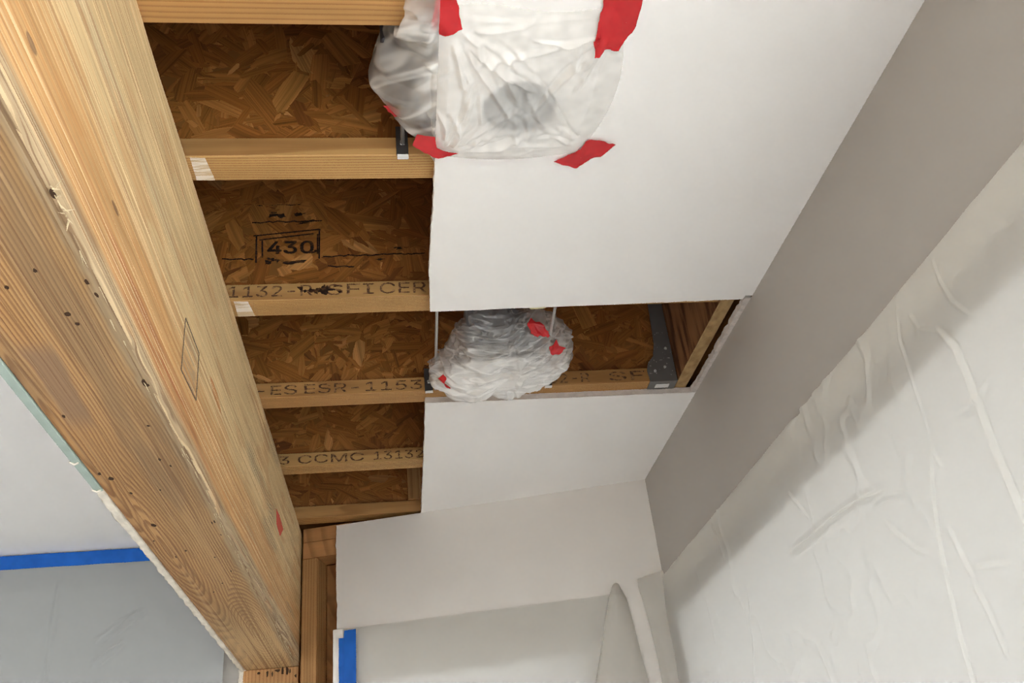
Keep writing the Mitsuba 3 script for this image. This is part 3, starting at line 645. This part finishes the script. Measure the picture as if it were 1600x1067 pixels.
# the right sheet's edge turned round the corner onto the angled wall
zz = np.linspace(2.194, 1.55, 120)
rows = []
for z in zz:
    e = np.interp(-z, [-2.19, -2.16, -2.058, -1.969, -1.894, -1.55], [.083, .0857, .0722, .0667, .0645, .055])
    tt = np.linspace(0, 1, 26)
    top = np.interp(tt, [0, .4, 1], [2.1815, 2.1886, 2.1940])
    rows.append([(e * (1 - a) + 0.002 * a, min(z, top[i]), 0.0035 + 0.010 * a ** 3 + 0.004 * math.sin(a * 9 + z * 14) * a * (1 - a)) for i, a in enumerate(tt)])
R3 = np.array(rows)
put('plastic_flap_001', grid_mesh(back_xy(R3[..., 0], R3[..., 1], R3[..., 2])), 'mat_flap', smooth=True)
tag('plastic_flap_001', 'narrow strip of sheeting turned round the wall corner, flat topped', 'plastic flap')
tag('plastic_flap', 'smooth bulging flap of grey-white sheeting with a rounded top near the wall corner', 'plastic flap')
# casing edge at the left of that window
put('window_casing', along(0.958, 0.990, -0.012, -0.0005, 0.3, 2.157, 0.002), 'mat_white_trim'); tag('window_casing', 'narrow white trim edge left of the blue vertical tape', 'trim')

# unseen sheets added outside the covered windows to dim the daylight through them
put('wall_right__added_dimming_sheet', bbox(XW + 0.150, XW + 0.1505, 0.60, 2.42, 0.82, 2.12), 'mat_dimming_sheet')
put('wall_right__added_bright_strip', bbox(XW - 0.0025, XW + 0.001, 0.56, 2.46, 2.112, 2.172, 0.001), 'mat_white_trim')  # unseen white strip added to lighten the plastic above the window
put('wall_back__added_dimming_sheet', along(0.25, 0.87, 0.1375, 0.138, 0.86, 2.11, 0), 'mat_dimming_sheet')
# left room: tape along the top of the far wall with a grey plastic curtain
YF = 2.84
ll = [([(-1.019, 2.425), (-1.018, 2.288), (-1.015, 2.093), (-1.01, 1.8)], .0045, .006), ([(-0.896, 2.189), (-0.829, 2.236), (-0.757, 2.284)], .009, .008), ([(-0.896, 2.122), (-0.848, 2.164), (-0.806, 2.191)], .008, .007),
      ([(-0.72, 2.30), (-0.677, 2.187), (-0.63, 2.0)], .004, .03), ([(-1.168, 2.225), (-1.064, 2.236), (-0.981, 2.286)], .003, .015)]
def left_h(U, V):
    P = np.stack([U, V, np.zeros_like(U)], -1)
    k = np.clip((2.44 - V) / 0.08, 0, 1)
    return 0.004 + k * (0.03 * meshkit.fbm(P * [3.0, 1.2, 1], 3, 31) + 0.004 * (meshkit.fbm(P * [14, 9, 1], 3, 32) - 0.5)) + creases(U, V, ll) * k
draped('plastic_curtain', [0, YF - 0.001, 0], [1, 0, 0], [0, 0, 1], [0, -1, 0], (-2.6, -0.522), (2.462, 0.02), 420, 300, left_h, 'mat_grey_sheet')
tag('plastic_curtain', 'grey translucent plastic curtain hanging below the horizontal blue tape', 'plastic sheet')

def strip_mesh(path, width_dir, half, nrm, seed, th=0.0004, amp=0.0006):
    path, wd, nr = np.array(path, float), np.array(width_dir, float), np.array(nrm, float)
    n = 80
    tt = np.linspace(0, 1, n)
    c = np.array([path[0] + (path[-1] - path[0]) * a for a in tt])
    jag = (meshkit.fbm(np.c_[tt * 30, tt * 0, tt * 0], 3, seed) - 0.5) * amp * 4
    ws = np.linspace(-1, 1, 7)
    P = np.array([[c[i] + wd * (half * b + (jag[i] if abs(b) == 1 else 0)) + nr * (th + amp * meshkit.noise(np.array([tt[i] * 40, b * 2, seed]), 3)) for b in ws] for i in range(n)])
    return grid_mesh(P)
put('blue_tape', strip_mesh([(-2.6, YF - 0.0085, 2.4555), (-0.478, YF - 0.0085, 2.4535)], [0, 0, 1], 0.0215, [0, -1, 0], 3), 'mat_blue_tape', smooth=True)
tag('blue_tape', 'long horizontal strip of blue tape along the top of the left room\'s wall', 'tape')
def wall_tape(s0, s1, z0, z1, off, seed):
    a = CORNER + WD * (s0 + s1) / 2 + WN * off
    return strip_mesh([a + [0, 0, z1], a + [0, 0, z0]], WD, (s1 - s0) / 2, WN, seed)
put('blue_tape_001', wall_tape(0.917, 0.953, 0.3, 2.147, 0.0215, 11), 'mat_blue_tape', smooth=True); tag('blue_tape_001', 'wide vertical blue tape strip on the left edge of the far window\'s sheet', 'tape')
put('blue_tape_002', wall_tape(0.948, 0.970, 0.3, 2.128, 0.0165, 12), 'mat_blue_tape', smooth=True); tag('blue_tape_002', 'narrower vertical blue tape strip overlapping the white trim, left of the wide one', 'tape')

# ------------------------------------------------------------------ recessed light above the near panel, bagged in taped plastic
def can_light(root, cx, cy, z0, r, h, plate, mat='mat_can'):
    ro = trimesh.creation.revolve(np.array([(r, 0), (r, h), (0.012, h), (0.0, h)]), sections=48)
    ri = trimesh.creation.revolve(np.array([(0.0, h - 0.0015), (r - 0.0015, h - 0.0015), (r - 0.0015, 0), (r, 0)]), sections=48)
    m = trimesh.util.concatenate([ro, ri]); m.apply_translation([cx, cy, z0])
    put(f'{root}__can', m, mat, smooth=40)
    x0, x1, y0, y1 = plate
    pl_ = sg.box(x0, y0, x1, y1).difference(sg.Point(cx, cy).buffer(r + 0.001, 24))
    put(f'{root}__mounting_plate', slab(pl_, 0.0012, frame([0, 0, z0 + 0.019], [1, 0, 0], [0, 1, 0], [0, 0, 1])), mat)
HX, HY, HR = 0.204, 0.972, 0.057
# the round cut-out in the ceiling is really cut: rebuild the near panel with the hole
scene['ceiling'] = mikit.ply(slab(near_panel.difference(sg.Point(HX, HY).buffer(HR, 24)), 0.0155, PC), 'mat_paint')
can_light('recessed_light', HX, HY, ZD + 0.017, 0.062, 0.13, (0.06, 0.32, 0.87, 1.05))
put('recessed_light__junction_box', bbox(0.000, 0.046, 0.885, 0.975, 2.530, 2.600, 0.004), 'mat_black_plastic')
put('recessed_light__housing', bbox(0.044, 0.130, 0.860, 1.035, 2.508, 2.570, 0.003), 'mat_housing')
tag('recessed_light', 'round recessed light housing behind the taped plastic on the near ceiling panel', 'recessed light')
def bracket(root, x, y):
    put(f'{root}__bracket', bbox(x, x + 0.019, y - 0.0022, y - 0.0003, ZJ - 0.002, ZJ + 0.060, 0.0005), 'mat_bracket')
    put(f'{root}__bracket_tab', bbox(x + 0.001, x + 0.019, y - 0.0026, y + 0.0085, ZJ - 0.0022, ZJ - 0.0004, 0.0004), 'mat_zinc_bright')
    put(f'{root}__bracket_slot', bbox(x + 0.0065, x + 0.0135, y - 0.0032, y - 0.002, ZJ + 0.019, ZJ + 0.028, 0.0004), 'mat_zinc_bright')
bracket('recessed_light', 0.0195, JY[1])
for x in (0.030, 0.345):
    put('recessed_light__hanger_bar', tube([(x, JY[0] + FW + .001, 2.517), (x, JY[1] - .003, 2.517)], 0.0035, 8), 'mat_zinc')

def corner_folds(X, Y, corners):
    H = np.zeros_like(X)
    for (cx, cy, k, a, ph) in corners:
        d = np.hypot(X - cx, Y - cy); th = np.arctan2(Y - cy, X - cx)
        H += a * np.abs(np.sin(th * k + ph + 4 * d)) ** 0.6 * np.clip(d / 0.03, 0, 1) * np.exp(-d / 0.11)
    return H
gx, gy = np.meshgrid(np.linspace(0, 1, 200), np.linspace(0, 1, 190))
Xe0 = 0.078 + 0 * gy
Xe1 = 0.312 + 0.036 * np.sin(np.clip(gy * 1.05, 0, 1) * math.pi) ** 0.7 - 0.004 * gy
X = Xe0 + (Xe1 - Xe0) * gx
y0e = 0.785 - 0.006 * np.sin(gx * 7); y1e = 1.066 + 0.012 * np.sin(np.clip(gx * 1.1, 0, 1) * math.pi)
Y = y0e + (y1e - y0e) * gy
ins = np.clip(np.minimum.reduce([gx * 9 + 0.5, (1 - gx) * 7, gy * 8, (1 - gy) * 7]), 0, 1)
PP = np.stack([X, Y, 0 * X], -1)
sag = 0.0012 + ins * (0.007 + 0.011 * np.exp(-((gx - 0.25) / 0.4) ** 2 - ((gy - 0.6) / 0.4) ** 2) + 0.004 * meshkit.fbm(PP * 16, 3, 61))
fan = [([(0.190, 0.905), (0.198, 0.97), (0.206, 1.05)], .0045, .005), ([(0.204, 0.915), (0.214, 0.97), (0.221, 1.02)], .004, .004)]
rf = np.random.default_rng(17)
for (cx, cy), a0, a1, nn in [((0.088, 1.055), -1.45, -0.05, 11), ((0.092, 0.812), 0.1, 1.4, 8), ((0.315, 0.815), 1.75, 2.9, 7), ((0.312, 1.055), 3.3, 4.5, 7)]:
    for k in range(nn):
        th = a0 + (a1 - a0) * (k + rf.random() * 0.7) / nn
        L = 0.05 + 0.12 * rf.random()
        st = 0.012 + 0.03 * rf.random()
        bend = rf.normal() * 0.25
        fan.append(([(cx + math.cos(th) * st, cy + math.sin(th) * st), (cx + math.cos(th + bend * .4) * (st + L * .5), cy + math.sin(th + bend * .4) * (st + L * .5)), (cx + math.cos(th + bend) * (st + L), cy + math.sin(th + bend) * (st + L))],
                    rf.choice([1, 1, -0.7]) * (0.0030 + 0.0045 * rf.random()), 0.0022 + 0.003 * rf.random()))
for k in range(12):
    c0 = np.array([0.09 + 0.22 * rf.random(), 0.82 + 0.22 * rf.random()]); th = rf.normal() * 0.7 + 1.1; L = 0.03 + 0.05 * rf.random()
    fan.append(([tuple(c0), tuple(c0 + L * np.array([math.cos(th), math.sin(th)]))], 0.0018 + 0.002 * rf.random(), 0.004))
for yv in (0.800, 1.060):
    fan.append(([(0.115, yv), (0.20, yv + 0.006), (0.29, yv - 0.004)], 0.003, 0.004))
sag += ins * creases(X, Y, fan) * (1 - 0.55 * np.exp(-((X - HX) ** 2 + (Y - HY) ** 2) / 0.05 ** 2))
put('plastic_bag__under_sheet', grid_mesh(np.stack([X, Y, ZD - sag], -1)), 'mat_bag_sheet', smooth=True)
# the part that wraps up round the housing, out past the cut edge
def wrap(L_of_y, y0, y1, ztop, seed, amp, x_at=0.080, zbot=2.476, n=90):
    yy = np.linspace(y0, y1, 150)
    rows = []
    for y in yy:
        L = L_of_y(y)
        ctrl = np.array([(x_at, zbot), (x_at - 0.25 * (x_at - L), zbot + 0.004), (L + 0.30 * (x_at - L), 2.500), (L, 2.530), (L, 2.560), (L + 0.35 * (x_at - L), ztop - .01), (x_at, ztop)])
        if y < 0.84: ctrl[:, 1] = 2.470 + (ctrl[:, 1] - 2.470) * 0.022 / (ztop - 2.470)
        tt = np.linspace(0, 1, n)
        cs = np.linspace(0, 1, len(ctrl))
        rows.append(np.c_[np.interp(tt, cs, ctrl[:, 0]), np.full(n, y), np.interp(tt, cs, ctrl[:, 1])])
    P = np.array(rows)
    from scipy.ndimage import gaussian_filter
    P = gaussian_filter(P, (2, 4, 0), mode='nearest')
    a = P.copy(); q = a[..., 0] + a[..., 2]
    rid = 1 - np.abs(2 * meshkit.fbm(np.stack([a[..., 1] * 13 + q * 9, q * 7 - a[..., 1] * 8, 0 * q], -1), 3, seed) - 1)
    d = 1.3 * amp * np.clip(rid - 0.7, 0, 1) / 0.3 + amp * 0.9 * (meshkit.fbm(a * 16, 2, seed + 1) - 0.5)
    edge = np.clip(np.linspace(0, 1, n) * 8, 0, 1)
    P[..., 0] -= d * edge * 0.7; P[..., 2] -= d * edge * 0.7
    return grid_mesh(P)
Lb = lambda y: np.interp(y, [0.80, 0.87, 0.93, 0.965, 1.005, 1.03, 1.07, 1.085], [0.036, 0.012, -0.010, -0.020, -0.004, 0.022, 0.052, 0.072])
put('plastic_bag__side_wrap', wrap(Lb, 0.80, 1.082, 2.64, 71, 0.007), 'mat_bag_wrap', smooth=True)
Lf = lambda y: np.interp(y, [0.70, 0.80, 0.93, 0.955, 1.00, 1.05], [0.036, 0.036, 0.040, 0.046, 0.060, 0.079])
put('plastic_bag__front_fold', wrap(Lf, 0.70, 1.05, 2.60, 81, 0.006, zbot=2.470), 'mat_bag_wrap', smooth=True)
tag('plastic_bag', 'clear plastic bag taped flat over the ceiling cut-out and round its light housing', 'plastic bag')
def tape_patch(name, pts, z, seed, label, target=None, group=None, lift=0.0008):
    poly = sg.Polygon(pts)
    poly = sg.Polygon(ragged(list(pts) + [pts[0]], 0.0007, 0.006, seed)).buffer(0)
    if poly.geom_type != 'Polygon': poly = max(poly.geoms, key=lambda g: g.area)
    v2, f = trimesh.creation.triangulate_polygon(poly, engine='earcut')
    m = trimesh.Trimesh(np.c_[v2, np.zeros(len(v2))], f, process=False)
    m = m.subdivide_to_size(0.006, max_iter=12)
    v = np.array(m.vertices)
    v[:, 2] = z(v[:, 0], v[:, 1]) if callable(z) else z
    if target is not None:
        c, _, _ = trimesh.proximity.closest_point(target, v)
        v = c * 0.9 + v * 0.1
    v[:, 2] -= lift + 0.0028 * meshkit.fbm(np.c_[v[:, :2] * 45, np.full(len(v), seed)], 3, seed) ** 2
    m.vertices = v
    m.fix_normals()
    put(name, m, 'mat_red_tape', smooth=True)
    tag(name, label, 'tape')
from scipy.interpolate import griddata
def under_sheet_z(x, y):
    z = griddata((X.ravel()[::7], Y.ravel()[::7]), (ZD - sag).ravel()[::7], (x, y), method='linear')
    return np.where(np.isnan(z), ZD - 0.001, np.minimum(z, ZD - 0.001))
tape_patch('red_tape', [(0.0754, 0.7567), (0.0684, 0.8132), (0.0711, 0.8216), (0.0857, 0.8236), (0.1093, 0.8116), (0.0999, 0.7719), (0.0951, 0.7563)], under_sheet_z, 1, 'red tape at the bag\'s top left corner, on the cut drywall edge', lift=0.002)
tape_patch('red_tape_001', [(0.2949, 0.7543), (0.3457, 0.7573), (0.3487, 0.7704), (0.3487, 0.8103), (0.3319, 0.8516), (0.3135, 0.8472), (0.2962, 0.8531), (0.2916, 0.8274), (0.2967, 0.7775)], under_sheet_z, 2, 'largest red tape piece, at the bag\'s top right corner', lift=0.002)
tape_patch('red_tape_002', [(0.3159, 1.0334), (0.3363, 1.0321), (0.3665, 1.0425), (0.3465, 1.0704), (0.3325, 1.0748), (0.312, 1.099), (0.2712, 1.0816), (0.3107, 1.0522)], under_sheet_z, 3, 'ragged red tape at the bag\'s lower right corner on white drywall', lift=0.002)
tape_patch('red_tape_003', [(0.05, 1.0065), (0.0833, 1.0204), (0.0929, 1.0458), (0.1154, 1.0575), (0.0845, 1.0674), (0.0753, 1.0614), (0.0433, 1.0298)], lambda x, y: ZD - 0.004 - 0.008 * np.clip((0.09 - x) / 0.04, 0, 1), 4, 'red tape at the bag\'s lower left corner beside the joist bracket', lift=0.002)
tape_patch('red_tape_004', [(0.0001, 0.9999), (0.0157, 1.0025), (0.0323, 1.0171), (0.0173, 1.0239)], lambda x, y: 2.520 + 0 * x, 5, 'small red tape bit on the side of the bag over the bare joists')

# ------------------------------------------------------------------ second light, in the ceiling gap, wrapped in its own bag
CX, CY, CZ = 0.240, 1.740, 2.500
can_light('recessed_light_001', 0.258, 1.715, 2.470, 0.052, 0.10, (0.19, 0.33, 1.66, 1.76))
put('recessed_light_001__junction_box', bbox(0.165, 0.225, 1.66, 1.74, 2.52, 2.59, 0.004), 'mat_can')
for x0, x1 in ((0.0955, 0.1005), (0.3420, 0.3560)):
    put('recessed_light_001__hanger_bar', tube([(x0, JY[2] + FW + .001, 2.497), (x1, JY[3] - .003, 2.497)], 0.0032, 8), 'mat_bar')
bracket('recessed_light_001', 0.0760, JY[3]); bracket('recessed_light_001', 0.3640, JY[3])
tag('recessed_light_001', 'bagged light fixture hanging on metal bars in the ceiling gap', 'recessed light')
ic = trimesh.creation.icosphere(subdivisions=6)
d = np.array(ic.vertices)
BV, CV = np.array([0.0, 0.75, -0.661]), np.array([0.0, 0.661, 0.75])
da, db, dc = d[:, 0], d @ BV, d @ CV
phi = np.arctan2(db, da)
outline = [(890, 553), (886, 520), (868, 505), (850, 490), (800, 492), (740, 487), (705, 515), (690, 545), (666, 572), (672, 600), (700, 620), (760, 619), (820, 611), (858, 597), (884, 575)]
oa = np.array([math.atan2(y - 555, x - 775) for x, y in outline]); orr = np.array([math.hypot(y - 555, x - 775) for x, y in outline]) / 693.0
o = np.argsort(oa); R = np.interp(phi, oa[o], orr[o], period=2 * math.pi)
rho = np.hypot(da, db)
tw = db + 0.40 * da ** 2 + 0.22 * da
r1 = 1 - np.abs(2 * meshkit.fbm(np.c_[da * 1.1 + 4, tw * 5.2, dc * 0.5] + 3, 3, 91) - 1)
r2 = 1 - np.abs(2 * meshkit.fbm(np.c_[da * 2.2 + tw, tw * 8.5, dc * 1.0] + 9, 2, 94) - 1)
r3 = 1 - np.abs(2 * meshkit.fbm(np.c_[da * 7, tw * 3.0 - da * 3, dc * 2.0] + 19, 2, 97) - 1)
fold = (0.014 * np.clip(r1 - 0.76, 0, 1) / 0.24 + 0.009 * np.clip(r2 - 0.80, 0, 1) / 0.20 + 0.007 * np.clip(r3 - 0.72, 0, 1) / 0.28 * (da > 0.1)) * (1 - 0.6 * rho ** 6) + 0.014 * (meshkit.fbm(d * 2.4 + 5, 2, 92) - 0.5)
v = (R * rho * np.cos(phi))[:, None] * np.array([1.0, 0, 0]) + (R * rho * np.sin(phi))[:, None] * BV + (dc * 0.075)[:, None] * CV
v = v + d * fold[:, None]
bag2 = trimesh.Trimesh(v + [CX, CY, CZ], ic.faces, process=False)
put('plastic_bag_001', bag2, 'mat_bag_gap', smooth=True); tag('plastic_bag_001', 'crumpled translucent plastic bag wrapped round the light in the ceiling gap', 'plastic bag')
front = lambda x, y: 3.937576 - 0.881333 * y
for i, (pts, lab) in enumerate([([(0.3023, 1.6096), (0.3203, 1.6047), (0.3305, 1.6222), (0.3393, 1.6343), (0.3352, 1.6397), (0.3112, 1.6379), (0.3025, 1.6215)], 'larger red tape blob on the upper right of the crumpled bag in the gap'),
        ([(0.3457, 1.663), (0.3625, 1.6558), (0.3742, 1.666), (0.3618, 1.6767), (0.3488, 1.673)], 'round red tape dot at the right end of the crumpled bag in the gap'),
        ([(0.088, 1.7114), (0.1018, 1.7141), (0.1139, 1.7334), (0.1013, 1.7352)], 'slim red tape bit at the lower left of the crumpled bag in the gap')]):
    c = np.mean(pts, 0); pts = [tuple(c + (np.array(q) - c) * 1.35) for q in pts]
    tape_patch(f'red_tape_{5 + i:03d}', pts, front, 6 + i, lab, bag2, lift=0.005)
put('cable', tube([(0.30, 1.60, 2.53), (0.32, 1.575, 2.515), (0.345, 1.555, 2.512), (0.375, 1.5515, 2.506), (0.41, 1.552, 2.53), (0.45, 1.553, 2.555)], 0.004, 8), 'mat_cable', smooth=True)
tag('cable', 'pale yellow electrical cable leaving the bagged light in the gap', 'cable')
